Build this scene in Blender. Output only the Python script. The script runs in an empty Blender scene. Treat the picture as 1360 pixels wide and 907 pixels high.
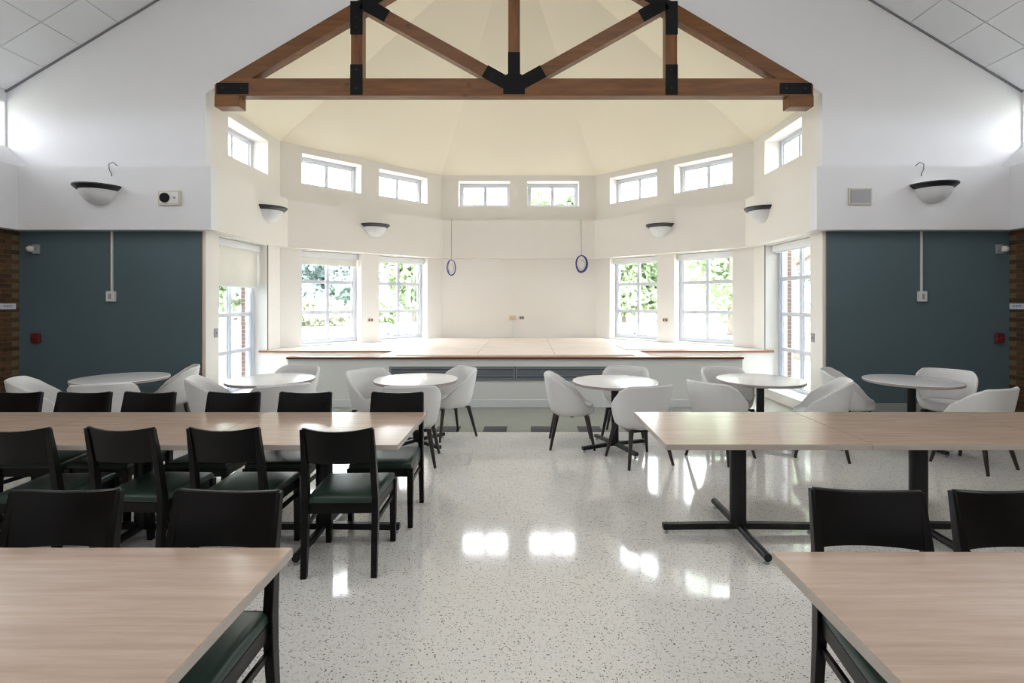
import bpy, bmesh, math, random
import numpy as np
from mathutils import Vector, Matrix

# ------------------------------------------------------------------ camera, world, sun, exposure
sc = bpy.context.scene
COL = sc.collection
CAMX, CAMH, F = 0.16, 1.63, 680.0
cam_d = bpy.data.cameras.new('camera'); cam = bpy.data.objects.new('camera', cam_d); COL.objects.link(cam)
cam.location = (CAMX, 0, CAMH); cam.rotation_euler = (math.pi / 2, 0, 0)
cam_d.sensor_width = 36; cam_d.lens = 36 * F / 1360
cam_d.shift_x = -(698 - 680) / 1360; cam_d.shift_y = -(453.5 - 400) / 1360
cam_d.clip_start = 0.05; cam_d.clip_end = 500
sc.camera = cam

world = bpy.data.worlds.new('overcast_sky'); sc.world = world; world.use_nodes = True
bg = world.node_tree.nodes['Background']
bg.inputs[0].default_value = (0.93, 0.965, 1.0, 1); bg.inputs[1].default_value = 7.0
sun_d = bpy.data.lights.new('sun', 'SUN'); sun = bpy.data.objects.new('sun', sun_d); COL.objects.link(sun)
sun_d.energy = 5.5; sun_d.angle = math.radians(3); sun_d.color = (1, 0.97, 0.9)
sun.rotation_euler = (math.radians(33), 0, math.radians(-8))

vs = sc.view_settings
vs.view_transform = 'Standard'; vs.look = 'None'; vs.gamma = 1; vs.use_curve_mapping = False
vs.exposure = 1.8
cy = sc.cycles
cy.use_denoising = True; cy.filter_width = 1.1
cy.max_bounces = 10; cy.diffuse_bounces = 7; cy.glossy_bounces = 4; cy.transmission_bounces = 6; cy.transparent_max_bounces = 12
cy.sample_clamp_indirect = 12; cy.caustics_reflective = False; cy.caustics_refractive = False
R = math.radians
rnd = random.Random(7)

# ------------------------------------------------------------------ materials
MAT = {}
def mat(name, color, rough=0.6, spec=0.5, metal=0.0, var=0.0, vscale=4.0, bump=0.0, bscale=60.0, coat=0.0):
    m = bpy.data.materials.new(name); m.use_nodes = True; nt = m.node_tree; b = nt.nodes['Principled BSDF']
    b.inputs['Base Color'].default_value = (*color, 1); b.inputs['Roughness'].default_value = rough
    b.inputs['Specular IOR Level'].default_value = spec; b.inputs['Metallic'].default_value = metal
    b.inputs['Coat Weight'].default_value = coat
    if var or bump:
        tc = nt.nodes.new('ShaderNodeTexCoord')
    if var:
        n = nt.nodes.new('ShaderNodeTexNoise'); n.inputs['Scale'].default_value = vscale; n.inputs['Detail'].default_value = 4
        nt.links.new(tc.outputs['Object'], n.inputs['Vector'])
        r = nt.nodes.new('ShaderNodeMapRange'); r.inputs[3].default_value = 1 - var; r.inputs[4].default_value = 1 + var
        nt.links.new(n.outputs['Fac'], r.inputs[0])
        mx = nt.nodes.new('ShaderNodeVectorMath'); mx.operation = 'SCALE'; mx.inputs[0].default_value = color
        nt.links.new(r.outputs[0], mx.inputs['Scale']); nt.links.new(mx.outputs[0], b.inputs['Base Color'])
    if bump:
        n2 = nt.nodes.new('ShaderNodeTexNoise'); n2.inputs['Scale'].default_value = bscale; n2.inputs['Detail'].default_value = 3
        nt.links.new(tc.outputs['Object'], n2.inputs['Vector'])
        bp = nt.nodes.new('ShaderNodeBump'); bp.inputs['Strength'].default_value = bump; bp.inputs['Distance'].default_value = 0.01
        nt.links.new(n2.outputs['Fac'], bp.inputs['Height']); nt.links.new(bp.outputs[0], b.inputs['Normal'])
    MAT[name] = m
    return m

def wood(name, c1, c2, rough, scale=(1.2, 22, 22), spec=0.5, knots=False):
    m = bpy.data.materials.new(name); m.use_nodes = True; nt = m.node_tree; b = nt.nodes['Principled BSDF']
    tc = nt.nodes.new('ShaderNodeTexCoord'); mp = nt.nodes.new('ShaderNodeMapping'); mp.inputs['Scale'].default_value = scale
    oi = nt.nodes.new('ShaderNodeObjectInfo'); ml = nt.nodes.new('ShaderNodeMath'); ml.operation = 'MULTIPLY'; ml.inputs[1].default_value = 40
    nt.links.new(oi.outputs['Random'], ml.inputs[0]); nt.links.new(ml.outputs[0], mp.inputs['Location'])
    nt.links.new(tc.outputs['Object'], mp.inputs['Vector'])
    n = nt.nodes.new('ShaderNodeTexNoise'); n.inputs['Scale'].default_value = 1.6; n.inputs['Detail'].default_value = 6; n.inputs['Roughness'].default_value = 0.65
    nt.links.new(mp.outputs[0], n.inputs['Vector'])
    cr = nt.nodes.new('ShaderNodeValToRGB'); cr.color_ramp.elements[0].color = (*c1, 1); cr.color_ramp.elements[1].color = (*c2, 1)
    cr.color_ramp.elements[0].position = 0.32; cr.color_ramp.elements[1].position = 0.68
    nt.links.new(n.outputs['Fac'], cr.inputs[0])
    out = cr.outputs[0]
    if knots:
        v = nt.nodes.new('ShaderNodeTexVoronoi'); v.inputs['Scale'].default_value = 2.6
        nt.links.new(tc.outputs['Object'], v.inputs['Vector'])
        k = nt.nodes.new('ShaderNodeMapRange'); k.inputs[1].default_value = 0.03; k.inputs[2].default_value = 0.14; k.inputs[3].default_value = 0.35; k.inputs[4].default_value = 1
        nt.links.new(v.outputs['Distance'], k.inputs[0])
        s = nt.nodes.new('ShaderNodeVectorMath'); s.operation = 'SCALE'
        nt.links.new(out, s.inputs[0]); nt.links.new(k.outputs[0], s.inputs['Scale']); out = s.outputs[0]
    nt.links.new(out, b.inputs['Base Color'])
    b.inputs['Roughness'].default_value = rough; b.inputs['Specular IOR Level'].default_value = spec
    MAT[name] = m

def terrazzo(name, base, speck, rough=0.1):
    m = bpy.data.materials.new(name); m.use_nodes = True; nt = m.node_tree; b = nt.nodes['Principled BSDF']
    tc = nt.nodes.new('ShaderNodeTexCoord')
    def layer(scale, size, share, col_in, col):
        v = nt.nodes.new('ShaderNodeTexVoronoi'); v.inputs['Scale'].default_value = scale
        nt.links.new(tc.outputs['Object'], v.inputs['Vector'])
        sep = nt.nodes.new('ShaderNodeSeparateColor'); nt.links.new(v.outputs['Color'], sep.inputs[0])
        a = nt.nodes.new('ShaderNodeMath'); a.operation = 'LESS_THAN'; a.inputs[1].default_value = share; nt.links.new(sep.outputs[0], a.inputs[0])
        sz = nt.nodes.new('ShaderNodeMath'); sz.operation = 'MULTIPLY'; sz.inputs[1].default_value = size; nt.links.new(sep.outputs[1], sz.inputs[0])
        d = nt.nodes.new('ShaderNodeMath'); d.operation = 'LESS_THAN'; nt.links.new(v.outputs['Distance'], d.inputs[0]); nt.links.new(sz.outputs[0], d.inputs[1])
        ml = nt.nodes.new('ShaderNodeMath'); ml.operation = 'MULTIPLY'; nt.links.new(a.outputs[0], ml.inputs[0]); nt.links.new(d.outputs[0], ml.inputs[1])
        mx = nt.nodes.new('ShaderNodeMix'); mx.data_type = 'RGBA'; nt.links.new(ml.outputs[0], mx.inputs['Factor'])
        if isinstance(col_in, tuple): mx.inputs['A'].default_value = (*col_in, 1)
        else: nt.links.new(col_in, mx.inputs['A'])
        mx.inputs['B'].default_value = (*col, 1)
        return mx.outputs['Result']
    c = layer(120, 0.75, 0.45, base, tuple(x * 0.82 for x in base))
    c = layer(105, 0.52, 0.25, c, speck)
    c = layer(130, 0.45, 0.14, c, (0.05, 0.05, 0.055))
    nt.links.new(c, b.inputs['Base Color'])
    b.inputs['Roughness'].default_value = rough; b.inputs['Specular IOR Level'].default_value = 0.75
    MAT[name] = m

def thin_glass(name, tint):
    m = bpy.data.materials.new(name); m.use_nodes = True; nt = m.node_tree; nt.nodes.clear()
    o = nt.nodes.new('ShaderNodeOutputMaterial'); mx = nt.nodes.new('ShaderNodeMixShader')
    t = nt.nodes.new('ShaderNodeBsdfTransparent'); t.inputs[0].default_value = (*tint, 1)
    g = nt.nodes.new('ShaderNodeBsdfGlossy'); g.inputs['Roughness'].default_value = 0.02
    lw = nt.nodes.new('ShaderNodeLayerWeight'); lw.inputs['Blend'].default_value = 0.5
    pw = nt.nodes.new('ShaderNodeMath'); pw.operation = 'POWER'; pw.inputs[1].default_value = 5; nt.links.new(lw.outputs['Facing'], pw.inputs[0])
    f = nt.nodes.new('ShaderNodeMath'); f.operation = 'MULTIPLY_ADD'; f.inputs[1].default_value = 0.6; f.inputs[2].default_value = 0.03; nt.links.new(pw.outputs[0], f.inputs[0])
    nt.links.new(f.outputs[0], mx.inputs[0]); nt.links.new(t.outputs[0], mx.inputs[1]); nt.links.new(g.outputs[0], mx.inputs[2]); nt.links.new(mx.outputs[0], o.inputs[0])
    MAT[name] = m

def translucent(name, col, mixf=0.55):
    m = bpy.data.materials.new(name); m.use_nodes = True; nt = m.node_tree; nt.nodes.clear()
    o = nt.nodes.new('ShaderNodeOutputMaterial'); mx = nt.nodes.new('ShaderNodeMixShader'); mx.inputs[0].default_value = mixf
    d = nt.nodes.new('ShaderNodeBsdfDiffuse'); t = nt.nodes.new('ShaderNodeBsdfTranslucent')
    tc = nt.nodes.new('ShaderNodeTexCoord'); n = nt.nodes.new('ShaderNodeTexNoise'); n.inputs['Scale'].default_value = 0.9; n.inputs['Detail'].default_value = 3
    nt.links.new(tc.outputs['Object'], n.inputs['Vector'])
    r = nt.nodes.new('ShaderNodeMapRange'); r.inputs[3].default_value = 0.75; r.inputs[4].default_value = 1.25; nt.links.new(n.outputs['Fac'], r.inputs[0])
    s = nt.nodes.new('ShaderNodeVectorMath'); s.operation = 'SCALE'; s.inputs[0].default_value = col; nt.links.new(r.outputs[0], s.inputs['Scale'])
    nt.links.new(s.outputs[0], d.inputs[0]); nt.links.new(s.outputs[0], t.inputs[0])
    nt.links.new(d.outputs[0], mx.inputs[1]); nt.links.new(t.outputs[0], mx.inputs[2]); nt.links.new(mx.outputs[0], o.inputs[0])
    MAT[name] = m

def brick_mat(name, c1, c2, mortar):
    m = bpy.data.materials.new(name); m.use_nodes = True; nt = m.node_tree; b = nt.nodes['Principled BSDF']
    tc = nt.nodes.new('ShaderNodeTexCoord'); sx = nt.nodes.new('ShaderNodeSeparateXYZ'); cx = nt.nodes.new('ShaderNodeCombineXYZ')
    ad = nt.nodes.new('ShaderNodeMath'); nt.links.new(tc.outputs['Object'], sx.inputs[0]); nt.links.new(sx.outputs[0], ad.inputs[0]); nt.links.new(sx.outputs[1], ad.inputs[1])
    nt.links.new(ad.outputs[0], cx.inputs[0]); nt.links.new(sx.outputs[2], cx.inputs[1])
    br = nt.nodes.new('ShaderNodeTexBrick'); br.inputs['Color1'].default_value = (*c1, 1); br.inputs['Color2'].default_value = (*c2, 1); br.inputs['Mortar'].default_value = (*mortar, 1)
    br.inputs['Scale'].default_value = 1; br.inputs['Mortar Size'].default_value = 0.005; br.inputs['Brick Width'].default_value = 0.21; br.inputs['Row Height'].default_value = 0.067
    nt.links.new(cx.outputs[0], br.inputs['Vector']); nt.links.new(br.outputs['Color'], b.inputs['Base Color']); b.inputs['Roughness'].default_value = 0.85
    MAT[name] = m

mat('paint_bay', (0.80, 0.768, 0.725), 0.75, 0.3, var=0.015, bump=0.05, bscale=180)
mat('paint_room', (0.785, 0.78, 0.80), 0.75, 0.3, var=0.015, bump=0.05, bscale=180)
mat('paint_ceiling', (0.86, 0.80, 0.66), 0.8, 0.2, var=0.012, vscale=2)
mat('paint_teal', (0.095, 0.143, 0.165), 0.55, 0.4, var=0.04, vscale=2, bump=0.04, bscale=150)
mat('paint_riser', (0.74, 0.745, 0.73), 0.55, 0.4)
mat('paint_base', (0.72, 0.74, 0.76), 0.5, 0.4)
mat('grey_base', (0.36, 0.38, 0.38), 0.5, 0.4)
mat('window_white', (0.56, 0.575, 0.64), 0.4, 0.5)
mat('shade_case', (0.74, 0.75, 0.76), 0.5)
mat('tan_trim', (0.62, 0.42, 0.32), 0.5)
mat('tile_white', (0.80, 0.81, 0.83), 0.9, 0.2, var=0.03, vscale=160)
mat('ceiling_grid', (0.22, 0.22, 0.24), 0.6)
terrazzo('terrazzo_cream', (0.78, 0.762, 0.73), (0.22, 0.21, 0.20), 0.08)
terrazzo('terrazzo_green', (0.30, 0.31, 0.26), (0.12, 0.12, 0.11), 0.14)
mat('black_tile', (0.022, 0.024, 0.028), 0.2, 0.5)
mat('brass', (0.65, 0.60, 0.48), 0.35, metal=0.6)
wood('laminate', (0.43, 0.305, 0.232), (0.55, 0.415, 0.325), 0.20, spec=0.85)
mat('laminate_edge', (0.45, 0.40, 0.355), 0.45)
mat('laminate_under', (0.10, 0.09, 0.08), 0.7)
mat('white_laminate', (0.76, 0.76, 0.77), 0.2, 0.5)
mat('round_edge', (0.36, 0.30, 0.28), 0.5)
mat('black_metal', (0.007, 0.007, 0.008), 0.38, 0.35, bump=0.02, bscale=300)
mat('black_wood', (0.004, 0.0037, 0.0038), 0.30, 0.22, var=0.1, vscale=12)
mat('green_vinyl', (0.020, 0.042, 0.031), 0.33, 0.5, var=0.06, bump=0.04, bscale=220)
mat('white_shell', (0.68, 0.675, 0.665), 0.6, 0.4, bump=0.03, bscale=260)
mat('white_cushion', (0.74, 0.735, 0.73), 0.62, 0.35)
mat('dark_leg', (0.022, 0.015, 0.012), 0.4, 0.5, var=0.15, vscale=20)
wood('truss_wood', (0.115, 0.041, 0.009), (0.225, 0.088, 0.021), 0.42, (1.0, 9, 9), knots=True)
wood('truss_wood_upright', (0.115, 0.041, 0.009), (0.225, 0.088, 0.021), 0.42, (9, 9, 1.0), knots=True)
mat('steel_plate', (0.005, 0.005, 0.006), 0.55, 0.2)
mat('bolt', (0.03, 0.03, 0.03), 0.4, metal=0.7)
mat('deck_white', (0.83, 0.80, 0.77), 0.45, 0.4, var=0.03, vscale=5)
wood('plywood', (0.70, 0.585, 0.505), (0.82, 0.72, 0.64), 0.5, (1.5, 8, 8))
mat('stage_trim', (0.33, 0.11, 0.055), 0.45)
mat('stage_trim_dark', (0.05, 0.03, 0.025), 0.5)
mat('grille', (0.30, 0.325, 0.36), 0.45, metal=0.3)
mat('grille_back', (0.02, 0.022, 0.025), 0.8)
mat('frosted_glass', (0.70, 0.70, 0.71), 0.35, 0.5)
mat('bronze', (0.018, 0.017, 0.017), 0.4, 0.5)
mat('plastic_beige', (0.60, 0.55, 0.44), 0.5)
mat('plastic_white', (0.72, 0.72, 0.70), 0.4)
mat('plastic_grey', (0.33, 0.33, 0.35), 0.6)
mat('outlet_tan', (0.62, 0.50, 0.36), 0.5)
mat('dark_slot', (0.008, 0.008, 0.008), 0.7, 0.2)
mat('red_plastic', (0.16, 0.018, 0.018), 0.4)
mat('wire_grey', (0.12, 0.12, 0.13), 0.5)
mat('cable_blue', (0.030, 0.045, 0.22), 0.4)
mat('cable_thin', (0.30, 0.29, 0.30), 0.5)
mat('sign_white', (0.72, 0.76, 0.82), 0.5)
mat('sign_blue', (0.06, 0.09, 0.22), 0.5)
brick_mat('brick_wall', (0.125, 0.066, 0.032), (0.080, 0.047, 0.026), (0.17, 0.13, 0.085))
brick_mat('brick_outside', (0.17, 0.095, 0.08), (0.13, 0.075, 0.065), (0.28, 0.25, 0.23))
mat('brick_clay', (0.125, 0.066, 0.032), 0.85, 0.2, var=0.25, vscale=14)
mat('brick_clay_dark', (0.080, 0.047, 0.026), 0.85, 0.2, var=0.25, vscale=14)
mat('mortar', (0.19, 0.145, 0.09), 0.95, 0.1)
mat('lawn', (0.30, 0.30, 0.25), 0.95, 0.1, var=0.15, vscale=0.3)
mat('bark', (0.24, 0.21, 0.19), 0.9, 0.1, var=0.2, vscale=6)
translucent('leaf_blue_green', (0.34, 0.42, 0.40))
translucent('leaf_green', (0.31, 0.385, 0.25))
translucent('leaf_pale', (0.40, 0.41, 0.33))
translucent('shade_fabric', (0.74, 0.715, 0.66), 0.16)
mat('cart_blue', (0.20, 0.24, 0.42), 0.5)
mat('cart_grey', (0.35, 0.36, 0.40), 0.5)
mat('rubber', (0.08, 0.08, 0.10), 0.7)
mat('roof_grey', (0.3, 0.3, 0.3), 0.9)
thin_glass('glass_tinted', (0.845, 0.855, 0.855)); thin_glass('glass_clear', (0.87, 0.88, 0.88))

# ------------------------------------------------------------------ mesh helpers
class MB:
    def __init__(s): s.v = []; s.f = []; s.mi = []; s.cur = 0
    def add(s, vs, fs):
        o = len(s.v); s.v += [tuple(p) for p in vs]; s.f += [tuple(i + o for i in f) for f in fs]; s.mi += [s.cur] * len(fs); return s
    def hexa(s, p):      # 4 bottom ccw, 4 top ccw
        return s.add(p, [(3, 2, 1, 0), (4, 5, 6, 7), (0, 1, 5, 4), (1, 2, 6, 5), (2, 3, 7, 6), (3, 0, 4, 7)])
    def box(s, x0, x1, y0, y1, z0, z1):
        return s.hexa([(x0, y0, z0), (x1, y0, z0), (x1, y1, z0), (x0, y1, z0), (x0, y0, z1), (x1, y0, z1), (x1, y1, z1), (x0, y1, z1)])
    def prism(s, pts, y0, y1):   # polygon in xz (ccw seen from -y), extruded in y
        n = len(pts); a = [(x, y0, z) for x, z in pts]; b = [(x, y1, z) for x, z in pts]
        fs = [tuple(range(n)), tuple(range(2 * n - 1, n - 1, -1))]
        fs += [(i, i + n, (i + 1) % n + n, (i + 1) % n) for i in range(n)]
        return s.add(a + b, fs)
    def slab(s, pts, z0, z1):    # polygon in xy (ccw from above)
        n = len(pts); a = [(x, y, z0) for x, y in pts]; b = [(x, y, z1) for x, y in pts]
        fs = [tuple(range(n - 1, -1, -1)), tuple(range(n, 2 * n))]
        fs += [(i, (i + 1) % n, (i + 1) % n + n, i + n) for i in range(n)]
        return s.add(a + b, fs)
    def tube(s, pts, rs, n=10, cap=True):
        pts = [Vector(p) for p in pts]
        if not isinstance(rs, (list, tuple)): rs = [rs] * len(pts)
        o = []; prev = None
        for i, p in enumerate(pts):
            d = (pts[min(i + 1, len(pts) - 1)] - pts[max(i - 1, 0)]).normalized()
            if prev is None:
                a = d.cross(Vector((0, 0, 1)))
                if a.length < 1e-3: a = Vector((1, 0, 0))
            else: a = prev - d * prev.dot(d)
            a.normalize(); prev = a; b = d.cross(a)
            o += [p + (a * math.cos(2 * math.pi * k / n) + b * math.sin(2 * math.pi * k / n)) * rs[i] for k in range(n)]
        fs = []
        for i in range(len(pts) - 1):
            for k in range(n):
                fs.append((i * n + k, (i + 1) * n + k, (i + 1) * n + (k + 1) % n, i * n + (k + 1) % n))
        if cap: fs += [tuple(range(n)), tuple(range(len(pts) * n - 1, (len(pts) - 1) * n - 1, -1))]
        return s.add(o, fs)
    def lathe(s, prof, n=32, c=(0, 0, 0), a0=0, a1=2 * math.pi):   # prof (r,z) from bottom to top
        full = abs(a1 - a0 - 2 * math.pi) < 1e-6; m = n if full else n + 1
        vs = [(c[0] + r * math.cos(a0 + (a1 - a0) * k / n), c[1] + r * math.sin(a0 + (a1 - a0) * k / n), c[2] + z) for r, z in prof for k in range(m)]
        fs = []
        for i in range(len(prof) - 1):
            for k in range(n):
                k2 = (k + 1) % m
                fs.append((i * m + k, i * m + k2, (i + 1) * m + k2, (i + 1) * m + k))
        return s.add(vs, fs)
    def beam(s, p0, p1, w, h, up=(0, 0, 1)):   # rectangular bar, w sideways, h along up
        p0 = Vector(p0); p1 = Vector(p1); d = (p1 - p0).normalized(); up = Vector(up)
        side = d.cross(up).normalized(); u = side.cross(d).normalized()
        q = []
        for p in (p0, p1): q.append([p + side * (sx * w / 2) + u * (sz * h / 2) for sx, sz in ((-1, -1), (1, -1), (1, 1), (-1, 1))])
        return s.add(q[0] + q[1], [(3, 2, 1, 0), (4, 5, 6, 7), (0, 1, 5, 4), (1, 2, 6, 5), (2, 3, 7, 6), (3, 0, 4, 7)])
    def mesh(s, name, mats, smooth=False):
        me = bpy.data.meshes.new(name); me.from_pydata(s.v, [], s.f)
        for m in ([mats] if isinstance(mats, str) else mats): me.materials.append(MAT[m])
        if any(s.mi): me.polygons.foreach_set('material_index', s.mi)
        bm = bmesh.new(); bm.from_mesh(me); bmesh.ops.recalc_face_normals(bm, faces=bm.faces); bm.to_mesh(me); bm.free()
        if smooth: me.polygons.foreach_set('use_smooth', [True] * len(me.polygons))
        return me
    def build(s, name, mats, parent=None, smooth=False, bevel=0.0, loc=(0, 0, 0), rz=0, auto=None):
        o = bpy.data.objects.new(name, s.mesh(name, mats, smooth)); COL.objects.link(o)
        o.parent = parent; o.location = loc; o.rotation_euler = (0, 0, rz)
        if bevel:
            b = o.modifiers.new('bevel', 'BEVEL'); b.width = bevel; b.segments = 2; b.limit_method = 'ANGLE'; b.angle_limit = R(40)
        if auto is not None:
            o.data.polygons.foreach_set('use_smooth', [True] * len(o.data.polygons))
            o.data.set_sharp_from_angle(angle=R(auto))
        return o

def thing(name, label, cat, loc=(0, 0, 0), rz=0, group=None):
    o = bpy.data.objects.new(name, None); COL.objects.link(o); o.empty_display_size = 0.1
    o.location = loc; o.rotation_euler = (0, 0, rz); return tag(o, label, cat, group)
def tag(o, label, cat, group=None):
    o['label'] = label; o['category'] = cat
    if group: o['group'] = group
    return o
def struct(o): o['kind'] = 'structure'; return o
def inst(src, parent, loc, rz=None):
    o = src.copy(); COL.objects.link(o); o.parent = parent; o.location = loc
    if rz is not None: o.rotation_euler = (0, 0, rz)
    return o
def copy_tree(o, parent=None):
    c = o.copy(); COL.objects.link(c); c.parent = parent
    for ch in list(o.children): copy_tree(ch, c)
    return c
def place(proto, used, loc, rz, label):
    o = copy_tree(proto) if used else proto
    o.location = loc; o.rotation_euler = (0, 0, rz); o['label'] = label
    return o

def wall_grid(u0, u1, z0, z1, holes, t, m0=0.0, m1=0.0):
    """wall face in local x/z at y=0, thickness t to +y, rectangular openings with reveals; m0/m1 mitre the outer ends"""
    us = sorted({u0, u1, *[h[0] for h in holes], *[h[1] for h in holes]}); zs = sorted({z0, z1, *[h[2] for h in holes], *[h[3] for h in holes]})
    nu, nz = len(us) - 1, len(zs) - 1
    def void(i, j):
        if i < 0 or j < 0 or i >= nu or j >= nz: return True
        cu = (us[i] + us[i + 1]) / 2; cz = (zs[j] + zs[j + 1]) / 2
        return any(h[0] < cu < h[1] and h[2] < cz < h[3] for h in holes)
    def ou(u): return u - m0 if u == u0 else (u + m1 if u == u1 else u)
    b = MB()
    for i in range(nu):
        for j in range(nz):
            if void(i, j): continue
            a, c, d, e = us[i], us[i + 1], zs[j], zs[j + 1]
            b.add([(a, 0, d), (c, 0, d), (c, 0, e), (a, 0, e)], [(0, 1, 2, 3)])
            b.add([(ou(a), t, d), (ou(c), t, d), (ou(c), t, e), (ou(a), t, e)], [(3, 2, 1, 0)])
            if void(i - 1, j): b.add([(a, 0, d), (a, 0, e), (ou(a), t, e), (ou(a), t, d)], [(0, 1, 2, 3)])
            if void(i + 1, j): b.add([(c, 0, d), (ou(c), t, d), (ou(c), t, e), (c, 0, e)], [(0, 1, 2, 3)])
            if void(i, j - 1): b.add([(a, 0, d), (ou(a), t, d), (ou(c), t, d), (c, 0, d)], [(0, 1, 2, 3)])
            if void(i, j + 1): b.add([(a, 0, e), (c, 0, e), (ou(c), t, e), (ou(a), t, e)], [(0, 1, 2, 3)])
    return b
def face_build(b, name, m, loc, rz):
    me = bpy.data.meshes.new(name); me.from_pydata(b.v, [], b.f); me.materials.append(MAT[m])
    bm = bmesh.new(); bm.from_mesh(me); bmesh.ops.remove_doubles(bm, verts=bm.verts, dist=1e-5); bm.to_mesh(me); bm.free()
    o = bpy.data.objects.new(name, me); COL.objects.link(o); o.location = loc; o.rotation_euler = (0, 0, rz)
    return struct(o)

# ------------------------------------------------------------------ plan constants
YU = 7.19                       # end wall plane of the hall
W = 4.33; S = 3.59; YC2 = 9.36; YB = 11.90; HB = S / 2
OC = Vector((0, YC2 - HB, 0))   # octagon centre
SPRING, APEX = 4.55, 7.16
BZ0, BZ1, BP = 2.61, 3.48, 0.18 # plaster band
SIDE, EAVE, SL = 7.13, 4.58, 0.603
RIDGE = EAVE + SIDE * SL
YN = -5.0                       # hall's near wall (behind the camera)
TAN = math.tan(R(22.5))
WT = 0.38

# ------------------------------------------------------------------ floor
fl = MB().box(-7.6, 7.6, YN, 6.37, -0.12, 0).build('floor', 'terrazzo_cream'); struct(fl)
pts = [(-7.6, 6.37), (7.6, 6.37), (7.6, YU + .1), (W + .3, YU + .1), (W + .3, YC2 + .2), (HB + .1, YB + .3), (-HB - .1, YB + .3), (-W - .3, YC2 + .2), (-W - .3, YU + .1), (-7.6, YU + .1)]
fb = MB().slab(pts, -0.12, 0).build('floor_border', 'terrazzo_green'); struct(fb)
MB().box(-6.95, 6.95, 6.36, 6.372, 0.0, 0.0015).build('divider_strip', 'brass', fl)
tl0 = None
for k in range(-11, 12):
    x = -0.374 + 0.6 * k
    if abs(x + .15) > 6.8: continue
    if tl0 is None: tl0 = MB().box(0, .296, 0, .285, -0.01, 0.002).build('inlaid_tile', 'black_tile', fb, loc=(x, 6.376, 0))
    else: inst(tl0, fb, (x, 6.376, 0))

# ------------------------------------------------------------------ windows
GLASS_MESH = {}
WN = [0]
def window(origin, rz, u0, u1, z0, z1, cols, rows, depth, fr=0.07, mu=0.064, zrows=None, gl='glass_tinted'):
    """framed window set `depth` behind the inner wall face; origin/rz is the wall's local frame"""
    WN[0] += 1
    e = bpy.data.objects.new('window_%d' % WN[0], None); COL.objects.link(e); e.empty_display_size = 0.1
    c, s = math.cos(rz), math.sin(rz)
    e.location = (origin[0] + c * u0 - s * depth, origin[1] + s * u0 + c * depth, z0); e.rotation_euler = (0, 0, rz); struct(e)
    w, h = u1 - u0, z1 - z0; g = 0.003; fd = 0.08
    MB().box(g, fr, 0, fd, g, h - g).box(w - fr, w - g, 0, fd, g, h - g).box(fr, w - fr, 0, fd, g, fr).box(fr, w - fr, 0, fd, h - fr, h - g) \
        .box(fr, fr + .018, 0.025, fd - .01, fr, h - fr).box(w - fr - .018, w - fr, 0.025, fd - .01, fr, h - fr).box(fr + .018, w - fr - .018, 0.025, fd - .01, fr, fr + .018).box(fr + .018, w - fr - .018, .025, fd - .01, h - fr - .018, h - fr) \
        .build('window_frame', 'window_white', e)
    i0, i1, k0, k1 = fr + .018, w - fr - .018, fr + .018, h - fr - .018
    xs = [i0 + (i1 - i0) * k / cols for k in range(cols + 1)]
    zs = [k0 + (k1 - k0) * k / rows for k in range(rows + 1)] if zrows is None else [k0] + [z - z0 for z in zrows] + [k1]
    for x in xs[1:-1]: MB().box(x - mu / 2, x + mu / 2, 0.018, 0.065, k0, k1).build('mullion', 'window_white', e)
    for z in zs[1:-1]:
        for a, b in zip(xs[:-1], xs[1:]):
            MB().box(a + (mu / 2 if a != i0 else 0), b - (mu / 2 if b != i1 else 0), 0.02, 0.063, z - mu / 2, z + mu / 2).build('muntin', 'window_white', e)
    for a, b in zip(xs[:-1], xs[1:]):
        for p, q in zip(zs[:-1], zs[1:]):
            A, B = a + (mu / 2 if a != i0 else 0), b - (mu / 2 if b != i1 else 0)
            P, Q = p + (mu / 2 if p != k0 else 0), q - (mu / 2 if q != k1 else 0)
            MB().box(A, B, .040, .044, P, Q).build('pane', gl, e)
    # portal: a sampling aid for the daylight, emits nothing
    ld = bpy.data.lights.new('daylight_portal', 'AREA'); ld.shape = 'RECTANGLE'; ld.size = w; ld.size_y = h; ld.cycles.is_portal = True
    lo = bpy.data.objects.new('daylight_portal', ld); COL.objects.link(lo); lo.parent = e
    lo.location = (w / 2, fd + .02, h / 2); lo.rotation_euler = (R(-90), 0, 0)
    return e

def roller_shade(origin, rz, u0, u1, ztop, depth, drop, label, case=0.12):
    c, s = math.cos(rz), math.sin(rz); d = depth - .02
    t = thing('roller_shade', label, 'roller shade', (origin[0] + c * u0 - s * d, origin[1] + s * u0 + c * d, ztop), rz, 'roller shades over the bay windows')
    w = u1 - u0
    MB().box(.006, w - .006, -.085, 0.012, -case, -.008).build('cassette', 'shade_case', t, bevel=.006)
    if drop > 0:
        MB().box(.03, w - .03, -.035, -.033, -case - drop, -case + .002).build('fabric', 'shade_fabric', t)
    MB().box(.028, w - .028, -.044, -.026, -case - drop - .022, -case - drop + .002).build('hem_bar', 'shade_case', t)
    return t

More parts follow.
